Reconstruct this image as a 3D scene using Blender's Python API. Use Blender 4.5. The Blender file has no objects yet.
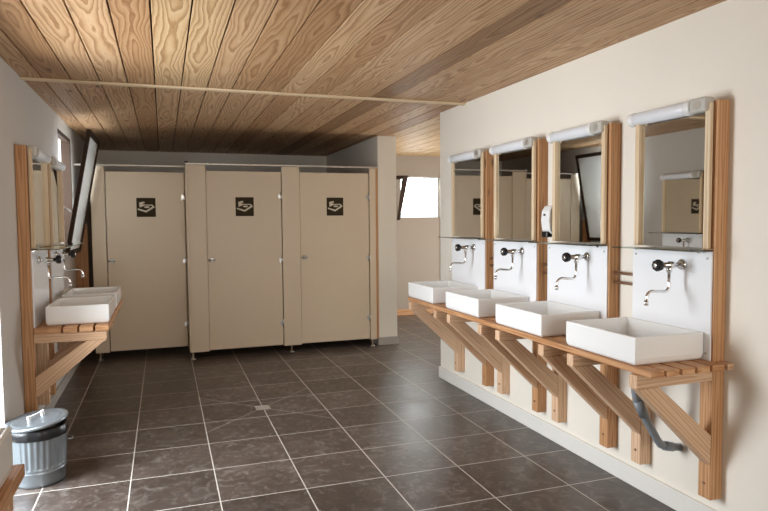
import bpy, bmesh, math, random
from mathutils import Vector, Matrix
random.seed(7)
S = bpy.context.scene
C = S.collection
PI = math.pi

# ---------------------------------------------------------------- camera
YAW, PITCH, ROLL, H, F = 0.335018, -0.056585, -0.008042, 1.447, 632.25
cy, sy, cp, sp = math.cos(YAW), math.sin(YAW), math.cos(PITCH), math.sin(PITCH)
fw = Vector((sy*cp, cy*cp, sp)); r0 = Vector((cy, -sy, 0)); u0 = r0.cross(fw)
c_, s_ = math.cos(ROLL), math.sin(ROLL)
right = c_*r0 + s_*u0; up = -s_*r0 + c_*u0
cam = bpy.data.cameras.new('camera'); co = bpy.data.objects.new('camera', cam); C.objects.link(co)
cam.sensor_width = 36; cam.lens = F/768*36; cam.clip_start = .02
M = Matrix((right, up, -fw)).transposed().to_4x4(); M.translation = Vector((0, 0, H))
co.matrix_world = M
S.camera = co

# ---------------------------------------------------------------- daylight, added front fill and exposure
w = bpy.data.worlds.new('sky'); S.world = w; w.use_nodes = True
bg = w.node_tree.nodes['Background']
bg.inputs['Color'].default_value = (.86, .94, 1, 1); bg.inputs['Strength'].default_value = 1.6
def area(name, loc, rot, sx, sy_, power, col):
    l = bpy.data.lights.new(name, 'AREA'); l.shape = 'RECTANGLE'; l.size = sx; l.size_y = sy_
    l.energy = power; l.color = col
    o = bpy.data.objects.new(name, l); C.objects.link(o); o.location = loc; o.rotation_euler = rot
    return o
area('daylight_entrance', (-1.45, 3.42, 1.25), (0, -PI/2 + .28, 0), 1.9, 1.0, 92, (.90, .95, 1))
area('fill_front', (.9, -2.75, 1.5), (PI/2, 0, 0), 2.4, 1.5, 58, (1, .94, .86))  # added fill lamp behind the viewer, not a seen source
area('daylight_left_window', (-1.25, 6.68, 1.85), (0, -PI/2 + .25, 0), .9, .8, 22, (.84, .92, 1))
area('daylight_corridor', (5.9, 7.2, .95), (0, PI/2+.35, 0), 1.8, 1.3, 85, (.95, .97, 1))
area('daylight_corridor_window', (3.7, 9.5, 1.85), (-PI/2, 0, 0), .56, .6, 16, (.95, .98, 1))
S.view_settings.view_transform = 'Standard'; S.view_settings.look = 'None'
S.view_settings.exposure = 0.55; S.view_settings.gamma = 1.0; S.view_settings.use_curve_mapping = False
S.render.film_transparent = False
S.cycles.max_bounces = 10; S.cycles.diffuse_bounces = 6; S.cycles.glossy_bounces = 5; S.cycles.transmission_bounces = 8
S.cycles.use_denoising = True; S.cycles.sample_clamp_indirect = 6

# ---------------------------------------------------------------- materials
class NT:
    def __init__(s, name):
        s.m = bpy.data.materials.new(name); s.m.use_nodes = True
        s.t = s.m.node_tree; s.b = s.t.nodes['Principled BSDF']
    def n(s, k, **kw):
        x = s.t.nodes.new(k)
        for a, b in kw.items(): setattr(x, a, b)
        return x
    def l(s, a, b): s.t.links.new(a, b)
    def math(s, op, a, b=None, clamp=False):
        x = s.n('ShaderNodeMath', operation=op, use_clamp=clamp)
        for i, v in enumerate((a, b)):
            if v is None: continue
            if isinstance(v, (int, float)): x.inputs[i].default_value = v
            else: s.l(v, x.inputs[i])
        return x.outputs[0]
    def mix(s, f, a, b, mode='MIX'):
        x = s.n('ShaderNodeMix', data_type='RGBA', blend_type=mode)
        for i, v in ((0, f), (6, a), (7, b)):
            if isinstance(v, (int, float)): x.inputs[i].default_value = v
            elif isinstance(v, tuple): x.inputs[i].default_value = (*v, 1)
            else: s.l(v, x.inputs[i])
        return x.outputs[2]
    def noise(s, vec, scale, detail=3, rough=.5, dist=0):
        x = s.n('ShaderNodeTexNoise'); x.inputs['Scale'].default_value = scale
        x.inputs['Detail'].default_value = detail; x.inputs['Roughness'].default_value = rough
        x.inputs['Distortion'].default_value = dist
        if vec is not None: s.l(vec, x.inputs['Vector'])
        return x.outputs['Fac']
    def ramp(s, fac, stops):
        x = s.n('ShaderNodeValToRGB'); e = x.color_ramp.elements
        while len(e) < len(stops): e.new(.5)
        for i, (p, c) in enumerate(stops):
            e[i].position = p; e[i].color = (*c, 1) if len(c) == 3 else c
        s.l(fac, x.inputs[0]); return x.outputs[0]
    def bump(s, h, st, d=.002):
        x = s.n('ShaderNodeBump'); x.inputs['Strength'].default_value = st; x.inputs['Distance'].default_value = d
        s.l(h, x.inputs['Height']); s.l(x.outputs[0], s.b.inputs['Normal'])
    def set(s, **kw):
        for k, v in kw.items():
            i = s.b.inputs[k.replace('_', ' ')]
            if isinstance(v, tuple): i.default_value = (*v, 1)
            elif isinstance(v, (int, float)): i.default_value = v
            else: s.l(v, i)

def plain(name, col, rough=.5, metal=0, var=.05, bump=0, scale=30, spec=.5):
    m = NT(name); tc = m.n('ShaderNodeTexCoord').outputs['Object']
    f = m.noise(tc, scale, 4)
    dark = tuple(c*(1-var*2) for c in col)
    m.set(Base_Color=m.mix(f, dark, col), Roughness=rough, Metallic=metal)
    m.b.inputs['Specular IOR Level'].default_value = spec
    if bump: m.bump(m.noise(tc, scale*6, 3), bump)
    return m.m

def plaster(name, col, bump=.25):
    m = NT(name); tc = m.n('ShaderNodeTexCoord').outputs['Object']
    a = m.noise(tc, 1.3, 4); b = m.noise(tc, 45, 5, .6)
    c1 = m.mix(a, tuple(c*.93 for c in col), col)
    m.set(Base_Color=c1, Roughness=.62); m.bump(b, bump, .004)
    return m.m

def wood(name, light, mid, dark, K=9., cross=5., along=.8, straight=14., rough=.55, rag=.2, knots=True, knot_scale=1.0, greenish=None):
    """grain from the UV layer: u runs along the piece in metres, v across it; layer 'tone' holds a value per piece"""
    m = NT(name)
    uv = m.n('ShaderNodeUVMap', uv_map='UVMap').outputs[0]
    tn = m.n('ShaderNodeUVMap', uv_map='tone').outputs[0]
    st = m.n('ShaderNodeSeparateXYZ'); m.l(tn, st.inputs[0]); tone = st.outputs[0]; vloc = st.outputs[1]
    mp = m.n('ShaderNodeMapping'); mp.inputs['Scale'].default_value = (along, cross, 1); m.l(uv, mp.inputs['Vector'])
    n1 = m.noise(mp.outputs[0], 1.0, 2.2, .42, .35)
    mp2 = m.n('ShaderNodeMapping'); mp2.inputs['Scale'].default_value = (6, 90, 1); m.l(uv, mp2.inputs['Vector'])
    fine = m.noise(mp2.outputs[0], 1.0, 3)
    vv = m.math('ABSOLUTE', vloc)
    h = m.math('ADD', m.math('MULTIPLY', n1, K), m.math('MULTIPLY', m.math('POWER', vv, 1.4), straight*4))
    mp3 = m.n('ShaderNodeMapping'); mp3.inputs['Scale'].default_value = (5, 28, 1); m.l(uv, mp3.inputs['Vector'])
    h = m.math('ADD', h, m.math('MULTIPLY', m.noise(mp3.outputs[0], 1.0, 4, .6), rag*2))
    h = m.math('ADD', h, m.math('MULTIPLY', fine, .18))
    ring = m.math('FRACT', h)
    g = m.ramp(ring, [(0, light), (.45, mid), (.82, dark), (.95, mid), (1, light)])
    big = m.noise(mp.outputs[0], .6, 2)
    g = m.mix(m.math('MULTIPLY', big, .3), g, mid)
    g = m.mix(m.math('MULTIPLY', fine, .25), g, dark)
    if knots:
        mk = m.n('ShaderNodeMapping'); mk.inputs['Scale'].default_value = (1.6*knot_scale, 5.*knot_scale, 1); m.l(uv, mk.inputs['Vector'])
        v = m.n('ShaderNodeTexVoronoi'); v.inputs['Scale'].default_value = 1.0; m.l(mk.outputs[0], v.inputs['Vector'])
        k = m.ramp(v.outputs['Distance'], [(0, (1, 1, 1)), (.05, (.8, .8, .8)), (.10, (0, 0, 0))])
        g = m.mix(k, g, tuple(c*.42 for c in dark))
    tc = m.ramp(tone, [(0, (.46, .40, .34)), (.32, (.80, .72, .64)), (.5, (1, 1, 1)), (.75, (1.06, 1.08, 1.10)), (1, greenish or (1.12, 1.14, 1.1))])
    g = m.mix(1.0, g, tc, 'MULTIPLY')
    m.set(Base_Color=g, Roughness=rough); m.b.inputs['Specular IOR Level'].default_value = .35
    m.bump(ring, .12, .001)
    return m.m

def floor_mat():
    m = NT('slate_tiles'); P = m.n('ShaderNodeTexCoord').outputs['Object']
    s = m.n('ShaderNodeSeparateXYZ'); m.l(P, s.inputs[0]); X, Y = s.outputs[0], s.outputs[1]
    T = .4505
    def cell(v, o):
        t = m.math('DIVIDE', m.math('SUBTRACT', v, o), T)
        fr = m.math('FRACT', t); fl = m.math('FLOOR', t)
        d = m.math('MULTIPLY', m.math('MINIMUM', fr, m.math('SUBTRACT', 1, fr)), T)
        return d, fl
    dx, ix = cell(X, -.209-4.505); dy, iy = cell(Y, 3.745-9.01)
    d = m.math('MINIMUM', dx, dy)
    # falls towards the drain: diagonal joints inside one square
    ax = m.math('ABSOLUTE', m.math('SUBTRACT', X, .69)); ay = m.math('ABSOLUTE', m.math('SUBTRACT', Y, 4.87))
    dd = m.math('MULTIPLY', m.math('ABSOLUTE', m.math('SUBTRACT', ax, ay)), .75)
    out = m.math('GREATER_THAN', m.math('MAXIMUM', ax, ay), .46)
    dd = m.math('ADD', dd, out)
    g1 = m.math('LESS_THAN', d, .0031); g2 = m.math('MULTIPLY', m.math('LESS_THAN', dd, .0028), .75)
    grout = m.math('MAXIMUM', g1, g2)
    cv = m.n('ShaderNodeCombineXYZ'); m.l(ix, cv.inputs[0]); m.l(iy, cv.inputs[1])
    wn = m.n('ShaderNodeTexWhiteNoise', noise_dimensions='3D'); m.l(cv.outputs[0], wn.inputs['Vector'])
    off = m.n('ShaderNodeVectorMath', operation='MULTIPLY_ADD'); off.inputs[1].default_value = (7, 7, 7)
    m.l(wn.outputs['Color'], off.inputs[0]); m.l(P, off.inputs[2])
    a = m.noise(off.outputs[0], 4.5, 5, .6, .6); b = m.noise(off.outputs[0], 13, 6, .65, 1.2)
    base = m.ramp(a, [(.3, (.050, .037, .031)), (.6, (.085, .066, .056)), (.8, (.125, .104, .09))])
    scuff = m.ramp(b, [(.50, (0, 0, 0)), (.66, (1, 1, 1))])
    base = m.mix(m.math('MULTIPLY', scuff, .34), base, (.30, .275, .245))
    tone = m.math('ADD', m.math('MULTIPLY', wn.outputs['Value'], .35), .82)
    tv = m.n('ShaderNodeCombineColor')
    for i in range(3): m.l(tone, tv.inputs[i])
    base = m.mix(1.0, base, tv.outputs[0], 'MULTIPLY')
    col = m.mix(grout, base, (.54, .50, .45))
    rr = m.math('ADD', m.math('MULTIPLY', a, .22), .24)
    rr = m.math('ADD', rr, m.math('MULTIPLY', grout, .4))
    m.set(Base_Color=col, Roughness=rr)
    hh = m.math('SUBTRACT', m.math('MULTIPLY', b, .25), grout)
    m.bump(hh, .25, .003)
    return m.m

MAT = {}
MAT['floor'] = floor_mat()
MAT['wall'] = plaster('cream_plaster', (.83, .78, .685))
MAT['wall_shaded'] = plaster('shaded_plaster', (.49, .45, .40))  # shade of the left wall darkened into its plaster colour
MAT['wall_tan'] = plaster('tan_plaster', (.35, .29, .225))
MAT['base'] = plain('white_skirting', (.76, .74, .69), .4, var=.03)
MAT['base_grey'] = plain('grey_skirting_tile', (.42, .39, .35), .4, var=.05)
MAT['plank'] = wood('larch_planks', (.68, .47, .285), (.57, .36, .195), (.31, .155, .065), K=11, cross=4.2, along=.8, straight=24, rag=.42, rough=.5, greenish=(1.12, 1.22, 1.16))
MAT['timber'] = wood('orange_timber', (.64, .38, .20), (.55, .30, .14), (.37, .175, .075), K=5, cross=9, along=.9, straight=60, rough=.5, knot_scale=1.3)
MAT['pale_timber'] = wood('pale_timber', (.76, .555, .38), (.68, .45, .285), (.50, .295, .17), K=5, cross=9, along=.9, straight=60, rough=.55, knot_scale=1.5)
MAT['slat'] = wood('slat_timber', (.70, .43, .24), (.58, .31, .145), (.39, .18, .075), K=5, cross=8, along=.8, straight=60, rough=.45, knots=False)
MAT['strip'] = wood('frame_timber', (.78, .66, .48), (.72, .57, .38), (.55, .38, .22), K=4, cross=9, along=.8, straight=60, rough=.5, knots=False)
MAT['dark_wood'] = plain('dark_brown_frame', (.055, .033, .022), .75, var=.15, spec=.15)
MAT['gap'] = plain('ceiling_groove', (.02, .014, .01), .9)
MAT['panel'] = plain('cubicle_laminate', (.73, .605, .445), .38, var=.02, scale=3)
MAT['edge'] = plain('laminate_edge', (.60, .47, .32), .45, var=.08)
MAT['alu'] = plain('aluminium_rail', (.50, .46, .40), .35, .6)
MAT['steel'] = plain('satin_steel', (.55, .54, .52), .28, 1)
MAT['chrome'] = plain('chrome', (.80, .80, .80), .08, 1, var=.02)
MAT['black'] = plain('black_plastic', (.012, .012, .014), .25, var=.1)
MAT['ceramic'] = plain('white_ceramic', (.87, .87, .855), .10, var=.015, scale=5)
MAT['splash'] = plain('white_gloss_laminate', (.84, .85, .87), .13, var=.01, scale=3)
MAT['white_plastic'] = plain('white_plastic', (.80, .80, .79), .35, var=.02)
MAT['diffuser'] = plain('milky_diffuser', (.74, .76, .79), .25, var=.02)
MAT['socket'] = plain('grey_socket', (.52, .50, .45), .4)
MAT['pvc'] = plain('grey_pvc', (.24, .27, .30), .35, var=.05)
MAT['copper'] = plain('copper_pipe', (.36, .22, .14), .4, .7)
MAT['galv'] = plain('galvanised_steel', (.36, .41, .45), .34, .8, var=.12, scale=14)
MAT['bag'] = plain('black_bin_bag', (.012, .012, .014), .3, var=.1, bump=.4, scale=14)
MAT['sign'] = plain('brown_sign', (.05, .037, .02), .8, var=.05, spec=.15)
MAT['pictogram'] = plain('cream_pictogram', (.68, .61, .49), .6, var=.03)
MAT['ground'] = plain('pale_gravel', (.42, .42, .40), .9, var=.15, scale=8)
def glassy(name, col, rough, thin=True):
    m = NT(name); m.set(Base_Color=col, Roughness=rough, Transmission_Weight=1.0, IOR=1.45)
    f = m.noise(m.n('ShaderNodeTexCoord').outputs['Object'], 6, 3)
    m.set(Base_Color=m.mix(f, tuple(c*.96 for c in col), col))
    return m.m
MAT['dusty_sheen_glass'] = glassy('dusty_sheen_glass', (.95, .96, .95), .3); MAT['dusty_sheen_glass'].node_tree.nodes['Principled BSDF'].inputs['Transmission Weight'].default_value = .4  # dust, plus the room's reflection put in as a whiter, less clear pane
MAT['glass'] = glassy('clear_glass', (.93, .96, .95), .02)
MAT['shelf_glass'] = glassy('green_edge_glass', (.52, .62, .58), .03)
m = NT('mirror_silver'); m.set(Base_Color=(.86, .87, .85), Metallic=1.0, Roughness=.015)
f = m.noise(m.n('ShaderNodeTexCoord').outputs['Object'], 9, 3); m.set(Base_Color=m.mix(f, (.84, .85, .83), (.87, .88, .86)))
MAT['mirror'] = m.m

# ---------------------------------------------------------------- mesh helper
class MB:
    def __init__(s):
        s.bm = bmesh.new(); s.uv = s.bm.loops.layers.uv.new('UVMap'); s.tn = s.bm.loops.layers.uv.new('tone'); s.smooth = False
    def _uv(s, faces, ax, a1, a2, cen, tone):
        ou, ov = random.uniform(0, 40), random.uniform(0, 40)
        for f in faces:
            n = f.normal
            for l in f.loops:
                p = l.vert.co - cen
                u = p.dot(ax); v = p.dot(a1) if abs(n.dot(a1)) < .7 else p.dot(a2)
                if abs(n.dot(ax)) > .7: u, v = p.dot(a1)*4, p.dot(a2)
                l[s.uv].uv = (u+ou, v+ov); l[s.tn].uv = (tone, v)
    def hexa(s, pts, ax=None, tone=.5):
        """8 points: bottom ring 0-3, top ring 4-7"""
        vs = [s.bm.verts.new(p) for p in pts]
        fs = [s.bm.faces.new([vs[i] for i in q]) for q in ((3,2,1,0),(4,5,6,7),(0,1,5,4),(1,2,6,5),(2,3,7,6),(3,0,4,7))]
        bmesh.ops.recalc_face_normals(s.bm, faces=fs)
        for f in fs: f.normal_update()
        P = [Vector(p) for p in pts]; cen = sum(P, Vector())/8
        es = [(P[1]-P[0]), (P[3]-P[0]), (P[4]-P[0])]
        es.sort(key=lambda e: -e.length)
        if ax is not None:
            ax = Vector(ax).normalized(); es.sort(key=lambda e: -abs(e.normalized().dot(ax)))
        d0 = (ax if ax is not None else es[0]).normalized()
        d1 = es[1]-d0*es[1].dot(d0)
        if abs(es[1].normalized().dot(es[2].normalized())) > .9 or d1.length < 1e-5: d1 = d0.orthogonal()
        d1.normalize()
        s._uv(fs, d0, d1, d0.cross(d1), cen, tone)
        return s
    def box(s, x0, x1, y0, y1, z0, z1, ax=None, tone=.5):
        x0, x1 = min(x0, x1), max(x0, x1)
        return s.hexa([(x0,y0,z0),(x1,y0,z0),(x1,y1,z0),(x0,y1,z0),(x0,y0,z1),(x1,y0,z1),(x1,y1,z1),(x0,y1,z1)], ax, tone)
    def quad(s, *pts):
        s.bm.faces.new([s.bm.verts.new(p) for p in pts]); return s
    def tube(s, pts, r, n=12, caps=True):
        pts = [Vector(p) for p in pts]; rings = []
        rr = r if isinstance(r, (list, tuple)) else [r]*len(pts)
        ref = None
        for i, p in enumerate(pts):
            t = (pts[min(i+1, len(pts)-1)]-pts[max(i-1, 0)]).normalized()
            if ref is None: ref = t.orthogonal().normalized()
            ref = (ref - t*ref.dot(t)).normalized(); b = t.cross(ref)
            rings.append([s.bm.verts.new(p + (ref*math.cos(2*PI*k/n)+b*math.sin(2*PI*k/n))*rr[i]) for k in range(n)])
        for a, b in zip(rings, rings[1:]):
            for k in range(n):
                f = s.bm.faces.new((a[k], a[(k+1) % n], b[(k+1) % n], b[k])); f.smooth = True
        if caps:
            s.bm.faces.new(rings[0][::-1]); s.bm.faces.new(rings[-1])
        return s
    def lathe(s, prof, cen=(0,0,0), n=32, axis='Z', mod=None, close=False):
        cx, cy_, cz = cen; rings = []
        for r, z in prof:
            ring = []
            for k in range(n):
                a = 2*PI*k/n; q = r + (mod(a, z) if mod else 0)
                x, y = q*math.cos(a), q*math.sin(a)
                p = (cx+x, cy_+y, cz+z) if axis == 'Z' else (cx+z, cy_+x, cz+y)
                ring.append(s.bm.verts.new(p))
            rings.append(ring)
        for a, b in zip(rings, rings[1:]):
            for k in range(n):
                f = s.bm.faces.new((a[k], a[(k+1) % n], b[(k+1) % n], b[k])); f.smooth = True
        s.bm.faces.new(rings[0][::-1])
        s.bm.faces.new(rings[-1])
        return s
    def prism(s, pts, n, d):
        """flat outline extruded by the vector n*d"""
        n = Vector(n)*d
        a = [s.bm.verts.new(p) for p in pts]; b = [s.bm.verts.new(Vector(p)+n) for p in pts]
        s.bm.faces.new(a[::-1]); s.bm.faces.new(b)
        for i in range(len(a)):
            j = (i+1) % len(a); s.bm.faces.new((a[i], a[j], b[j], b[i]))
        return s
    def build(s, name, mat, parent=None, bevel=0, seg=2, kind=None, label=None, auto=False):
        bmesh.ops.recalc_face_normals(s.bm, faces=s.bm.faces)
        me = bpy.data.meshes.new(name); s.bm.to_mesh(me); s.bm.free()
        me.materials.append(MAT[mat] if isinstance(mat, str) else mat)
        o = bpy.data.objects.new(name, me); C.objects.link(o)
        if parent: o.parent = parent
        if bevel:
            b = o.modifiers.new('bevel', 'BEVEL'); b.width = bevel; b.segments = seg; b.limit_method = 'ANGLE'; b.angle_limit = .6
        if kind: o['kind'] = kind
        if label: o['label'] = label
        return o
def thing(name, label, cat, loc=(0,0,0), rz=0, group=None):
    o = bpy.data.objects.new(name, None); C.objects.link(o); o.location = loc; o.rotation_euler = (0,0,rz)
    o.empty_display_size = .1
    o['label'] = label; o['category'] = cat
    if group: o['group'] = group
    return o
def tag(o, label, cat, group=None):
    o['label'] = label; o['category'] = cat
    if group: o['group'] = group
    return o
def struct(name, mb, mat, parent=None, bevel=0):
    return mb.build(name, mat, parent, bevel, kind=None if parent else 'structure')

# ---------------------------------------------------------------- the room
XR, XL, ZC = 2.37, -.86, 2.40
YB, YC, YF = 9.25, 8.90, -2.6       # cubicle back wall, corridor back wall, wall behind the viewer
struct('floor', MB().box(-1.06, 5.7, YF-.2, 9.45, -.1, 0), 'floor')
# ceiling: boards running the length of the room, open grooves between them
cb = MB(); pitch = .1755; i0 = -6
tones = {}
for k in range(-6, 33):
    x0 = -.03 + k*pitch
    for (ya, yb_) in ((YF-.2, 4.77), (4.77, 9.45)):
        t = random.choice([.27, .36, .42, .47, .5, .55, .62, .72])
        if k in (0, 1): t = .9 if ya < 4 else .7
        if k == -1: t = .34
        if k == -3: t = .46
        if k in (9, 10): t = {9: .08, 10: .45}[k]
        if x0 > 2.37: t = .95
        cb.box(x0+.004, x0+pitch-.004, ya, yb_-.001, ZC, ZC+.02, ax=(0,1,0), tone=t)
co_ = struct('ceiling', cb, 'plank', bevel=.002)
gb = MB().box(-1.1, 5.75, YF-.2, 9.45, ZC+.021, ZC+.12).build('groove_backing', 'gap', co_)
bt = MB().box(XL, XR+.09, 4.735, 4.785, ZC-.016, ZC-.001, ax=(1,0,0), tone=.62)
struct('trim_1', bt, 'strip', bevel=.003)

def wall_with_holes(name, axis, a0, a1, t0, t1, holes, mat, zt=ZC+.02):
    """axis 'y': runs along Y between a0,a1 with thickness t0..t1 in X; holes (b0,b1,z0,z1)"""
    mb = MB()
    def bx(p0, p1, z0, z1):
        if p1-p0 < 1e-4 or z1-z0 < 1e-4: return
        if axis == 'y': mb.box(t0, t1, p0, p1, z0, z1)
        else: mb.box(p0, p1, t0, t1, z0, z1)
    cur = a0
    for b0, b1, z0, z1 in sorted(holes):
        bx(cur, b0, 0, zt); bx(b0, b1, 0, z0); bx(b0, b1, z1, zt); cur = b1
    bx(cur, a1, 0, zt)
    return struct(name, mb, mat)
WY0, WY1, WZ0, WZ1 = 6.26, 7.10, 1.17, 2.28
wall_with_holes('wall_left', 'y', YF, YB, XL-.20, XL-.0005, [(2.90, 3.955, 0, 2.1), (WY0, WY1, WZ0, WZ1)], 'wall_shaded')
wall_with_holes('wall_right', 'y', YF, 5.25, XR+.0005, XR+.10, [], 'wall')
wall_with_holes('wall_front', 'x', XL-.2, XR+.1, YF-.2, YF, [(-.2, 2.0, .75, 2.2)], 'wall')  # opening added behind the viewer to let the fill lamp in
wall_with_holes('wall_back', 'x', XL-.2, 2.545, YB, YB+.2, [], 'wall')
wall_with_holes('wall_partition', 'y', 6.86, YB, 2.322, 2.545, [], 'wall')
CX0, CX1, CZ0, CZ1 = 3.37, 4.03, 1.47, 2.09
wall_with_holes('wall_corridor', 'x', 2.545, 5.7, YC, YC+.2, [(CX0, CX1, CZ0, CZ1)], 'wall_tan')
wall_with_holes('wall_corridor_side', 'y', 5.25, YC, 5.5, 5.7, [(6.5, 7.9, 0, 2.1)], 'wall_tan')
wall_with_holes('wall_corridor_near', 'x', XR+.10, 5.7, 5.05, 5.25, [], 'wall')
struct('baseboard_right', MB().box(XR-.016, XR, YF, 5.262, 0, .10), 'base', bevel=.003)
struct('baseboard_partition', MB().box(2.312, 2.556, 6.848, 8.89, 0, .09), 'base_grey', bevel=.002)
struct('baseboard_corridor', MB().box(2.556, 5.48, YC-.018, YC, 0, .09, ax=(1,0,0)), 'slat', bevel=.003)
struct('baseboard_left', MB().box(XL, XL+.014, 3.965, 7.16, 0, .09), 'base_grey', bevel=.002)
struct('ground', MB().box(-14, 14, -12, 22, -.18, -.105), 'ground')
# corridor window: dark frame, pane, top-leaning stay bar at its left
wf = MB()
wf.box(CX0, CX1, YC+.10, YC+.14, CZ0, CZ0+.008).box(CX0, CX1, YC+.10, YC+.14, CZ1-.008, CZ1)
wf.box(CX1-.008, CX1, YC+.10, YC+.14, CZ0, CZ1).box(CX0, CX0+.008, YC+.10, YC+.14, CZ0, CZ1)
w1 = struct('window_1', wf, 'base')
sash = MB(); z0, z1 = CZ0-.03, CZ1+.005
sash.hexa([(CX0-.06,YC-.03,z0),(CX0-.025,YC-.03,z0),(CX0-.025,YC-.002,z0),(CX0-.06,YC-.002,z0),
           (CX0-.02,YC-.16,z1),(CX0+.065,YC-.16,z1),(CX0+.065,YC-.13,z1),(CX0-.02,YC-.13,z1)])
sash.box(CX0-.07, CX0-.02, YC-.14, YC-.002, z1-.05, z1)
sash.build('window_sash', 'dark_wood', w1)
MB().box(CX0+.008, CX1-.008, YC+.11, YC+.114, CZ0+.008, CZ1-.008).build('window_pane', 'glass', w1)
struct('trim_2', MB().box(CX1+.006, CX1+.05, YC-.03, YC, .09, 2.16, ax=(0,0,1), tone=.3), 'timber', bevel=.002)
# left window: frame in the wall and a bottom-hung sash tipped into the room
wf = MB()
for (a, b, c, d) in ((WY0, WY0+.03, WZ0, WZ1), (WY1-.05, WY1, WZ0, WZ1), (WY0, WY1, WZ0, WZ0+.04), (WY0, WY1, WZ1-.04, WZ1)):
    wf.box(XL-(.085 if a == WY1-.05 else .055), XL-.003, a, b, c, d)
w2 = struct('window_2', wf, 'dark_wood', bevel=.002)
def tipped(u0, u1, y0, y1, t0, t1):
    """box in the sash's own frame: t runs up the sash, u across its thickness"""
    base = Vector((XL+.02, 0, WZ0-.02)); L = 1.15; lean = .215
    d = Vector((lean, 0, math.sqrt(L*L-lean*lean)))/L; nrm = Vector((d.z, 0, -d.x))
    q = []
    for t in (t0, t1):
        for (u, y) in ((u0, y0), (u1, y0), (u1, y1), (u0, y1)):
            p = base + d*t + nrm*u; q.append((p.x, y, p.z))
    return q
sf = MB(); a, b, L = WY0-.0, WY1+.03, 1.15
sf.hexa(tipped(0, .036, a, a+.035, 0, L)).hexa(tipped(0, .036, b-.035, b, 0, L))
sf.hexa(tipped(0, .036, a+.035, b-.035, 0, .045)).hexa(tipped(0, .036, a+.035, b-.035, L-.045, L))
sashL = sf.build('window_sash', 'dark_wood', w2, bevel=.003)
MB().hexa(tipped(.014, .020, a+.035, b-.035, .045, L-.045)).build('window_pane', 'dusty_sheen_glass', sashL)
MB().tube([(XL-.04, a+.02, 1.62), (XL+.06, a+.03, 1.56), (XL+.12, a+.03, 1.50)], .006, 8).build('window_stay', 'steel', w2)
# corner timber post beyond the window and the plaster reveal trim
struct('trim_3', MB().box(XL+.0, XL+.12, 7.14, 7.165, .09, 1.42, ax=(0,0,1), tone=.2), 'timber', bevel=.003)
# window added behind the viewer for the fill light, and entrance jamb
fr = MB()
for (a, b, c, d) in ((-.2, -.15, .75, 2.2), (.875, .925, .75, 2.2), (1.95, 2.0, .75, 2.2)): fr.box(a, b, YF-.12, YF-.07, c, d)
for (c, d) in ((.75, .80), (2.15, 2.2)): fr.box(-.15, 1.95, YF-.12, YF-.07, c, d)
struct('fill_window', fr, 'dark_wood')
dj = MB().box(XL-.20, XL-.12, 2.90, 2.95, 0, 2.1).box(XL-.20, XL-.12, 2.95, 3.955, 2.05, 2.1)
struct('door_1', dj, 'dark_wood')

# floor drain
t = thing('floor_drain', 'small square steel floor drain where the diagonal joints of the tiles meet', 'drain', (.69, 4.87, 0))
MB().box(-.055, .055, -.055, .055, .0005, .003).build('drain_frame', 'steel', t)
g = MB()
for k in range(5): g.box(-.042, .042, -.040+k*.018, -.031+k*.018, .003, .0042)
g.build('grate', 'base_grey', t)

# ---------------------------------------------------------------- cubicle front
YA, YD = 6.86, 7.17           # front plane of the two right cubicles; recessed plane of the left one
cf = thing('cubicle_partition', 'beige laminate toilet cubicle front with pilasters, head rail and feet along back wall', 'partition', (0, 0, 0))
ZT = 2.03
def pil(x0, x1, y0, z0=.075, z1=2.026, th=.022, name='pilaster', mat='panel'):
    return MB().box(x0, x1, y0, y0+th, z0, z1).build(name, mat, cf, bevel=.002)
pil(.249, .427, YA-.02); pil(1.219, 1.412, YA-.02); pil(2.214, 2.286, YA-.02)
pil(2.290, 2.318, YA-.005, name='end_post', mat='timber')
pil(-.70, -.565, YD)
pil(.231, .247, YA-.02, name='hinge_post', th=.33)
for x in (1.315,):
    MB().box(x-.009, x+.009, YA+.005, YB-.01, .12, 2.0).build('side_panel', 'panel', cf)
MB().box(.250, .268, YA+.315, YB-.01, .12, 2.0).build('side_panel', 'panel', cf)
MB().box(.231, 2.32, YA-.026, YA+.012, 2.028, 2.048).build('head_rail', 'alu', cf, bevel=.003)
MB().box(-.855, .230, YD-.006, YD+.030, 2.026, 2.045).build('head_rail', 'alu', cf, bevel=.003)
MB().tube([(.236, YA-.01, 2.048), (.236, YA-.01, 2.064)], .016, 12).build('rail_cap', 'black', cf)
for (x, y) in ((.262, YA-.008), (1.30, YA-.008), (-.66, YD+.012), (2.235, YA-.008)):
    MB().lathe([(.03, 0), (.03, .008), (.011, .012), (.011, .076)], (x, y, 0), 16).build('foot', 'steel', cf)
picto = [
    [(220,303),(325,330),(420,272),(434,290),(325,353),(220,320)],
    [(300,258),(402,258),(424,276),(404,284),(392,270),(300,268)],
    [(335+34*math.cos(a*PI/6), 288+11*math.sin(a*PI/6)) for a in range(12)],
    [(240,235),(270,226),(306,222),(309,243),(290,243),(286,255),(307,258),(302,272),(268,285),(244,292)],
]
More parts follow.
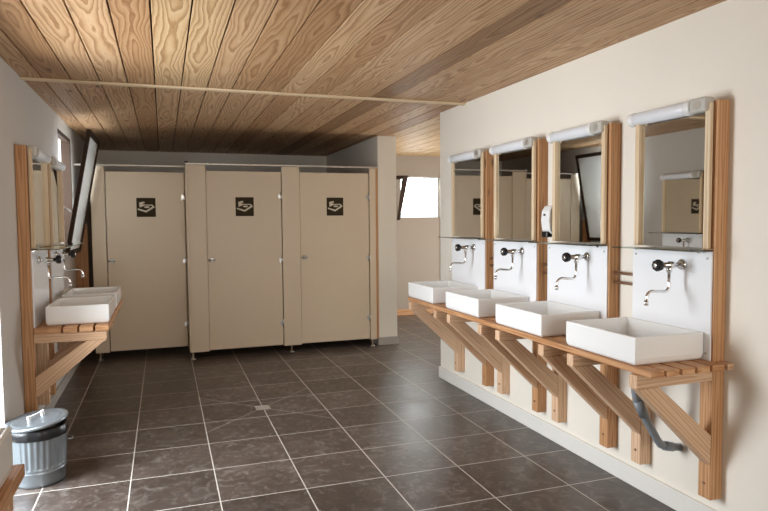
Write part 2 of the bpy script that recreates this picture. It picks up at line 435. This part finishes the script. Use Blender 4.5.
def cubicle_door(x0, x1, y, label, latch_side=-1):
    z0, z1 = .085, 1.970
    t = thing('cubicle_door', label, 'door', ((x0+x1)/2, y, z0), group='beige cubicle doors with brown signs'); w_ = (x1-x0)/2
    MB().box(-w_, w_, 0, .02, 0, z1-z0).build('door_panel', 'panel', t, bevel=.002)
    sg = MB().box(-.095, .095, -.004, 0, 1.412, 1.612).build('sign', 'sign', t, bevel=.001)
    pm = MB()
    for poly in picto:
        pm.prism([(-.095+.19*(px-205)/240, -.0042, 1.412+.2*(405-py)/227) for px, py in poly], (0,-1,0), .0012)
    pm.build('pictogram', 'pictogram', sg)
    hx = w_-.004
    for zz in (1.62, .93, .245):
        hm = MB().box(hx-.028, hx+.030, -.006, -.0005, zz-.022, zz+.022)
        hm.tube([(hx+.004, -.012, zz-.045), (hx+.004, -.012, zz+.045)], .009, 10)
        hm.build('hinge', 'steel', t)
    lx = -w_+.045
    lt = MB().lathe([(.027, 0), (.027, -.006), (.020, -.010)], (0,0,0), 20, 'X').build('latch', 'steel', t)
    lt.rotation_euler = (0, 0, PI/2); lt.location = (lx, -.0005, .955)
    # turned so the rosette faces the room
    kn = MB().tube([(-.014, 0, 0), (-.03, 0, 0)], .007, 10); kn.tube([(-.03, -.03, 0), (-.03, .04, 0)], .010, 10)
    k = kn.build('latch_lever', 'steel', lt)
    return t
cubicle_door(-.557, .222, YD, 'left beige cubicle door, recessed behind the others, beside the tilted window')
cubicle_door(.431, 1.213, YA-.004, 'middle beige cubicle door, between the two wide beige pilasters')
cubicle_door(1.417, 2.208, YA-.004, 'right beige cubicle door, beside the white wall end')

# ---------------------------------------------------------------- wash places
class Side:
    def __init__(s, wallx, sg): s.w, s.s = wallx, sg      # sg +1: wall on the right (u grows to -X)
    def X(s, u): return -s.s*u                            # local x
R_, L_ = Side(XR, 1), Side(XL, -1)
def at(sd, y, z=0): return (sd.w, y, z)

def bolt(mb, x, y, z, d, r=.007):
    mb.tube([(x, y, z), (x+d, y, z)], r, 10)
def bracket(sd, y, full, label, arm_u, zt, tone=.5, z0=.165, width=.07, z_top=1.96, pd=.068, group=None, brace=True):
    """post on the wall, arm under the slats, diagonal brace"""
    t = thing('wall_bracket', label, 'bracket', at(sd, y), group=group); X = sd.X
    top = z_top if full else zt-.001
    mat = 'timber' if full else 'pale_timber'
    MB().box(X(.0005), X(pd), 0, width, z0, top, ax=(0,0,1), tone=tone).build('post', mat, t, bevel=.003)
    at_, ab = zt-.001, zt-.060
    MB().box(X(pd+.001), X(arm_u), .0, width*.72, ab, at_, ax=(1,0,0), tone=tone).build('arm', 'pale_timber', t, bevel=.003)
    if brace:
        hz = .30; e = .045
        b = MB()
        ya, yb_ = .0, width*.72
        pa = [(X(pd+.001), z0+.16), (X(pd+.001), z0+.30), (X(arm_u-.006), ab-.001), (X(arm_u-.120), ab-.001)]
        # foot corners then head corners
        q = [(pa[0][0], ya, pa[0][1]), (pa[1][0], ya, pa[1][1]), (pa[1][0], yb_, pa[1][1]), (pa[0][0], yb_, pa[0][1]),
             (pa[2][0], ya, pa[2][1]), (pa[3][0], ya, pa[3][1]), (pa[3][0], yb_, pa[3][1]), (pa[2][0], yb_, pa[2][1])]
        b.hexa(q, ax=(pa[2][0]-pa[0][0], 0, pa[2][1]-pa[0][1]), tone=tone)
        b.build('brace', 'pale_timber', t, bevel=.003)
    bl = MB(); bolt(bl, X(pd), width*.5, z0+.07, X(.004)); bl.build('bolt', 'copper', t)
    return t

def slat_shelf(sd, y0, y1, u_list, sw, z0, z1, label, end_block=None):
    t = thing('slatted_shelf', label, 'shelf', at(sd, y0))
    for i, u in enumerate(u_list):
        MB().box(sd.X(u), sd.X(u-sw), 0, y1-y0, z0, z1, ax=(0,1,0), tone=.42+.05*((i*3) % 4)).build('slat', 'slat', t, bevel=.003)
    if end_block:
        a, b, l = end_block
        MB().box(sd.X(a), sd.X(b), 0, l, z0, z1, ax=(0,1,0), tone=.4).build('end_block', 'pale_timber', t, bevel=.003)
    return t

def basin(sd, y0, ln, u0, u1, z0, label, h=.125, group=None):
    t = thing('wash_basin', label, 'sink', at(sd, y0, z0), group=group); X = sd.X
    xa, xb = min(X(u0), X(u1)), max(X(u0), X(u1)); w_ = .016
    bm = MB(); b = bm.bm
    def ring(dx, z, ex=0):
        return [b.verts.new(p) for p in ((xa+dx, dx, z), (xb-dx, dx, z), (xb-dx, ln-dx, z), (xa+dx, ln-dx, z))]
    rs = [ring(.012, 0), ring(.003, .012), ring(0, .03), ring(0, h), ring(w_, h), ring(w_+.006, .035), ring(w_+.03, .018)]
    b.faces.new(rs[0][::-1]); b.faces.new(rs[-1])
    for p, q in zip(rs, rs[1:]):
        for k in range(4): b.faces.new((p[k], p[(k+1) % 4], q[(k+1) % 4], q[k]))
    bm.build('bowl', 'ceramic', t, bevel=.006, seg=3)
    MB().lathe([(.026, 0), (.026, .004), (.018, .006)], ((xa+xb)/2, ln/2, .018), 20).build('waste', 'chrome', t)
    return t

def splash(sd, y0, ln, z0, z1, label, u=.068, group=None):
    t = thing('splash_panel', label, 'panel', at(sd, y0, z0), group=group); X = sd.X
    MB().box(X(u+.001), X(u+.010), 0, ln, 0, z1-z0).build('board', 'splash', t, bevel=.001)
    for yy in (.022, ln-.022):
        for zz in (.03, z1-z0-.03):
            MB().tube([(X(u+.010), yy, zz), (X(u+.013), yy, zz)], .006, 10).build('screw', 'socket', t)
    return t

def mirror(sd, y0, ln, z0, z1, label, u=.068, group=None, tone=.5, turn=0):
    t = thing('wall_mirror', label, 'mirror', at(sd, y0, z0), group=group); X = sd.X; hh = z1-z0
    MB().box(X(u+.001), X(u+.007), .02, ln-.02, .0, hh).build('backing_board', 'strip', t)
    gl_ = MB().box(-.002, .002, .0, ln-.060, .001, hh).build('mirror_glass', 'mirror', t)
    gl_.location = (X(u+.0095), .030, 0); gl_.rotation_euler = (0, 0, math.radians(turn))    # hangs a little out of true
    MB().box(X(u+.0075), X(u+.026), 0, .028, 0, hh+.045, ax=(0,0,1), tone=tone).build('frame_strip', 'strip', t, bevel=.002)
    MB().box(X(u+.0075), X(u+.030), ln-.028, ln, 0, hh+.01, ax=(0,0,1), tone=tone).build('frame_strip', 'strip', t, bevel=.002)
    MB().box(X(.002), X(u+.0005), ln-.05, ln-.02, .0, hh+.01, ax=(0,0,1)).build('wall_batten', 'strip', t)
    return t

def lamp(sd, y0, ln, z, label, u=.09, group=None):
    t = thing('wall_lamp', label, 'lamp', at(sd, y0, z), group=group); X = sd.X
    def cyl(a, b, r, name, mat, ru=None):
        m_ = MB(); n = 24; rings = []
        m_.tube([(X(u-.02), a, 0), (X(u-.02), b, 0)], r, n)
        return m_.build(name, mat, t, bevel=.004)
    # fitting: base strip on the wall timber, milky tube, end collars and a shaver socket at the near end
    MB().box(X(.031), X(.062), .01, ln-.005, -.028, .022).build('base_plate', 'white_plastic', t, bevel=.004)
    cyl(.135, ln-.035, .033, 'diffuser', 'diffuser')
    cyl(.100, .135, .036, 'collar', 'white_plastic')
    cyl(ln-.035, ln, .035, 'end_cap', 'white_plastic')
    MB().box(X(u-.045), X(u+.014), .003, .099, -.033, .033).build('socket_housing', 'socket', t, bevel=.012, seg=3)
    MB().tube([(X(u+.0142), .050, 0), (X(u+.016), .050, 0)], .020, 20).build('socket_face', 'alu', t)
    return t

def glass_shelf(sd, y0, ln, z, label, u0=.080, u1=.205, group=None):
    t = thing('glass_shelf', label, 'shelf', at(sd, y0, z), group=group); X = sd.X
    MB().box(X(u0), X(u1), 0, ln, 0, .006).build('shelf_pane', 'shelf_glass', t, bevel=.001)
    for yy in (.06, ln-.06):
        MB().box(X(u0-.0005), X(u0+.022), yy-.010, yy+.010, -.010, -.0005).build('shelf_clip', 'chrome', t)
    return t

def faucet(sd, y, z, label, u=.0785, group=None, ext=0):
    t = thing('faucet', label, 'faucet', at(sd, y, z), group=group); X = sd.X
    a = MB().tube([(X(u), 0, 0), (X(u+.007), 0, 0), (X(u+.014), 0, 0)], [.027, .026, .015], 24)
    a.build('flange', 'chrome', t)
    e = ext
    b = MB().tube([(X(u+.010), 0, 0), (X(u+.04), 0, 0), (X(u+.045), 0, 0), (X(u+.058+e), 0, 0), (X(u+.062+e), 0, 0), (X(u+.105+e), 0, 0)], [.012, .012, .017, .017, .013, .013], 20)
    b.tube([(X(u+.055+e), 0, -.005), (X(u+.055+e), 0, -.034)], [.014, .012], 16)
    b.build('body', 'chrome', t)
    k = MB().lathe([(.014, 0), (.024, .003), (.026, .010), (.026, .026), (.022, .032)], (0,0,0), 40, 'X', mod=lambda a_, z_: .0016*math.cos(8*a_))
    k = k.build('knob', 'black', t); k.location = (X(u+.104+e), 0, 0)
    if sd.s > 0: k.rotation_euler = (0, 0, PI)
    MB().lathe([(.012, .0), (.012, .0025), (.006, .0035)], (.032, 0, 0), 20, 'X').build('knob_cap', 'chrome', k)
    pts = []
    P0 = [(.055, -.030), (.055, -.095)]
    for i in range(7):
        a_ = i/6*PI/2; pts.append((.055+.028*(1-math.cos(a_)), -.095-.028*math.sin(a_)))
    path = [(.055, -.030)] + pts + [(.150, -.118)]
    for i in range(1, 8):
        a_ = i/7*PI/2; path.append((.150+.034*math.sin(a_), -.118-.034*(1-math.cos(a_))))
    path.append((.184, -.166))
    MB().tube([(X(u+p+e), 0, q) for p, q in path], .0072, 12).build('spout', 'chrome', t)
    MB().tube([(X(u+.184+e), 0, -.160), (X(u+.184+e), 0, -.182)], .0105, 16).build('aerator', 'chrome', t)
    return t

names = ['nearest', 'second from the near end', 'third from the near end', 'farthest']
PR = [2.155, 2.857, 3.552, 4.255]; WR = [.497, .567, .565, .575]; WM = [.462, .482, .522, .532]
LLR = [2.60, 3.325, 4.02, 4.755]
ZS0, ZS1 = .775, .803
slat_shelf(R_, 2.092, 4.88, [.466, .386, .302, .218, .138], .069, ZS0, ZS1,
           'long orange slatted timber shelf under the four white basins on the right wall', end_block=(.050, .012, .060))
where = ['at the near end of the right wall', 'on the right wall, between the second and the nearest basin', 'on the right wall, between the third and second basins', 'on the right wall, beside the farthest basin']
for i, y in enumerate(PR):
    bracket(R_, y, True, ['tall orange timber post and brace at the near end of right shelf, beside bare wall',
        'tall timber post and brace right of the second basin, behind the nearest basin',
        'tall timber post and brace below the soap dispenser on right wall',
        'tall timber post and brace right of the farthest basin on right wall'][i], .485, ZS0, tone=.5-.03*i, group='tall timber posts of the right wall')
for i, y in enumerate(LLR):
    bracket(R_, y, False, ['short timber bracket under the nearest right basin, beside the grey waste pipe',
        'short timber bracket under the second basin from the near end of the right wall',
        'short timber bracket under the third basin from the near end of the right wall',
        'short timber bracket under the far end of right slatted shelf, farthest of them all'][i], .485, ZS0, tone=.62, group='short timber brackets of the right shelf')
BY = [2.195, 2.915, 3.640, 4.375]
for i in range(4):
    nm = ['nearest of the four', 'second nearest of the four', 'third nearest of the four', 'farthest of the four'][i]
    basin(R_, BY[i], .50, .0815, .462, ZS1+.001, 'white rectangular vessel basin on the right shelf, '+nm, group='white basins on the right shelf')
    splash(R_, PR[i]+.010, WR[i], ZS1+.001, 1.292, 'glossy white splash panel behind right wall basin, '+nm, group='white splash panels on the right wall')
    mirror(R_, PR[i]+.018, WM[i], 1.306, 1.905, 'wood-edged mirror on the right wall, '+nm+(', beside bare wall' if i == 0 else ''), group='mirrors on the right wall', turn=(0, 0, .6, 1.2)[i])
    lamp(R_, PR[i]+.024, WM[i]+.04, 1.945, 'white tubular mirror lamp with end socket on the right wall, '+nm, u=.10, group='mirror lamps on the right wall')
    glass_shelf(R_, PR[i]+.0, WR[i]+.02, 1.2955, 'thin glass shelf under the mirror on the right wall, '+nm, group='glass shelves on the right wall')
    faucet(R_, PR[i]+.178, 1.226, 'chrome wall faucet with black knob over right wall basin, '+nm, group='faucets on the right wall', ext=.020)
# copper pipes in the gaps
gl = ['beside the nearest splash panel', 'beside the second nearest splash panel', 'beside the third nearest splash panel']
for i in range(3):
    y0 = PR[i]+.010+WR[i]-.05; y1 = PR[i+1]-.001
    for z, nn in ((1.147, 'upper'), (1.095, 'lower')):
        o = MB().tube([(0, 0, 0), (0, y1-y0, 0)], .008, 12).build('copper_pipe', 'copper'); o.location = (XR-.03, y0, z)
        tag(o, nn+' short copper water pipe crossing the wall gap '+gl[i], 'pipe', 'copper pipes on the right wall')
# waste pipe under the nearest basin
wp = thing('waste_pipe', 'grey plastic waste pipe bent under the nearest right basin into the wall', 'pipe', (XR, 2.404, 0))
MB().tube([(-.275, 0, .774), (-.275, 0, .62), (-.268, 0, .592), (-.250, 0, .549), (-.207, 0, .476), (-.140, 0, .372), (-.120, 0, .348), (-.095, 0, .338), (-.045, 0, .326), (-.001, 0, .319)], .019, 16).build('bent_tube', 'pvc', wp)
MB().tube([(-.262, 0, .580), (-.222, 0, .502)], .024, 16).build('coupling', 'pvc', wp)
MB().tube([(-.100, 0, .339), (-.048, 0, .327)], .023, 16).build('elbow_collar', 'pvc', wp)
# soap dispenser
sd_ = thing('soap_dispenser', 'white wall soap dispenser with dark push bar between the second and third mirrors', 'soap dispenser', (XR, 3.385, 1.335))
b = MB(); q = []
prof = [(.0, .012), (.072, .012), (.098, .035), (.106, .10), (.100, .16), (.078, .192), (.0, .192)]
b.prism([(-u, 0, z) for u, z in prof], (0, 1, 0), .088)
b.build('housing', 'white_plastic', sd_, bevel=.010, seg=3)
MB().box(-.108, -.040, .016, .072, -.006, .030).build('push_bar', 'black', sd_, bevel=.004)
MB().box(-.1085, -.1045, .036, .052, .128, .140).build('level_window', 'black', sd_)

# ---- left wall, far washstand (two places)
PL = [4.48, 5.19]; ZL0, ZL1 = .738, .776
slat_shelf(L_, 4.465, 5.97, [.505, .411, .317, .223, .150], .080, ZL0, ZL1, 'slatted timber shelf with two white basins on the left wall beyond the bin')
for i, y in enumerate(PL):
    bracket(L_, y, True, ['tall timber post and diagonal brace at near end of left shelf, above the bin', 'tall timber post between the two mirrors on the left wall'][i], .49, ZL0, tone=.45, pd=.065, z_top=1.93, group='tall timber posts of the left wall')
for i, y in enumerate((4.93, 5.86)):
    bracket(L_, y, False, ['short timber bracket under the nearer left wall basin', 'short timber bracket at the far end of left wall shelf'][i], .49, ZL0, tone=.5, group='short timber brackets of the left shelf')
for i in range(2):
    nm = ['nearer one above the bin', 'farther one near the tilted window'][i]
    y = PL[i]
    basin(L_, y+.07+.0*i, .52, .125, .505, ZL1+.001, 'white rectangular vessel basin on the left wall shelf, '+nm, group='white basins on the left shelf')
    splash(L_, y+.010, .56, ZL1+.001, 1.268, 'pale splash panel on the left wall, '+nm, u=.065, group='splash panels on the left wall')
    mirror(L_, y+.012, .55, 1.282, 1.865, 'narrow-looking wood-edged mirror on the left wall, '+nm, u=.065, group='mirrors on the left wall')
    lamp(L_, y+.018, .56, 1.898, 'white tubular mirror lamp on the left wall, '+nm, u=.105, group='mirror lamps on the left wall')
    glass_shelf(L_, y, .62, 1.2715, 'thin glass shelf under mirror on the left wall, '+nm, u0=.077, u1=.235, group='glass shelves on the left wall')
    faucet(L_, y+.20, 1.20, 'chrome wall faucet with black knob on the left wall, '+nm, u=.0755, group='faucets on the left wall')

# ---- left wall, near washstand at the picture's lower left corner
slat_shelf(L_, .60, 1.925, [.485, .391, .297, .203, .150], .080, ZS0-.02, ZS1-.013, 'slatted timber shelf at the lower left corner, nearest the viewer')
bracket(L_, 1.80, False, 'timber bracket under the near left shelf in the lower left corner', .47, ZS0-.02, tone=.4, group='brackets of the near left shelf')
bracket(L_, .80, False, 'timber bracket under the near left shelf, on its near side', .47, ZS0-.02, tone=.4, group='brackets of the near left shelf')
basin(L_, 1.325, .53, .10, .473, ZS1-.012, 'white vessel basin cut off at the lower left corner, on the nearest left shelf')

# ---------------------------------------------------------------- bin
bn = thing('trash_can', 'small galvanised ribbed metal trash can with bag and crooked lid under left post', 'trash can', (-.695, 3.93, 0))
def rib(a, z): return .0035*math.cos(30*a) if .105 < z < .275 else 0
prof = [(.120, .0), (.131, .004), (.133, .018), (.134, .070), (.139, .076), (.139, .082), (.135, .088), (.139, .094), (.137, .100), (.137, .112), (.144, .270), (.146, .280), (.150, .286), (.146, .292), (.147, .305), (.151, .309), (.145, .311), (.141, .305), (.120, .02), (.01, .016)]
MB().lathe(prof, n=120, mod=rib).build('can_body', 'galv', bn)
MB().lathe([(.146, .262), (.1505, .266), (.154, .285), (.152, .315), (.145, .325), (.138, .315), (.140, .29)], n=60, mod=lambda a, z: .0018*math.sin(17*a)+.0014*math.sin(7*a+z*60)).build('bin_bag', 'bag', bn)
for s in (-1, 1):
    MB().tube([(s*.152, -.03, .23), (s*.172, -.025, .225), (s*.176, 0, .222), (s*.172, .025, .225), (s*.152, .03, .23)], .004, 8).build('side_handle', 'galv', bn)
ld = MB().lathe([(.157, -.012), (.160, -.012), (.161, .0), (.157, .004), (.146, .003), (.140, .006), (.134, .003), (.126, .003), (.121, .006), (.112, .004), (.004, .010)], n=64).build('lid', 'galv', bn)
ld.location = (-.004, 0, .347); ld.rotation_euler = (math.radians(3), math.radians(-6), 0)
hd = MB()
for s in (-1, 1): hd.box(s*.045-.009, s*.045+.009, -.006, .006, .006, .036)
hd.tube([(-.05, 0, .030), (.05, 0, .030)], .0045, 10)
hd.build('lid_handle', 'white_plastic', ld, bevel=.002).rotation_euler = (0, 0, .9)
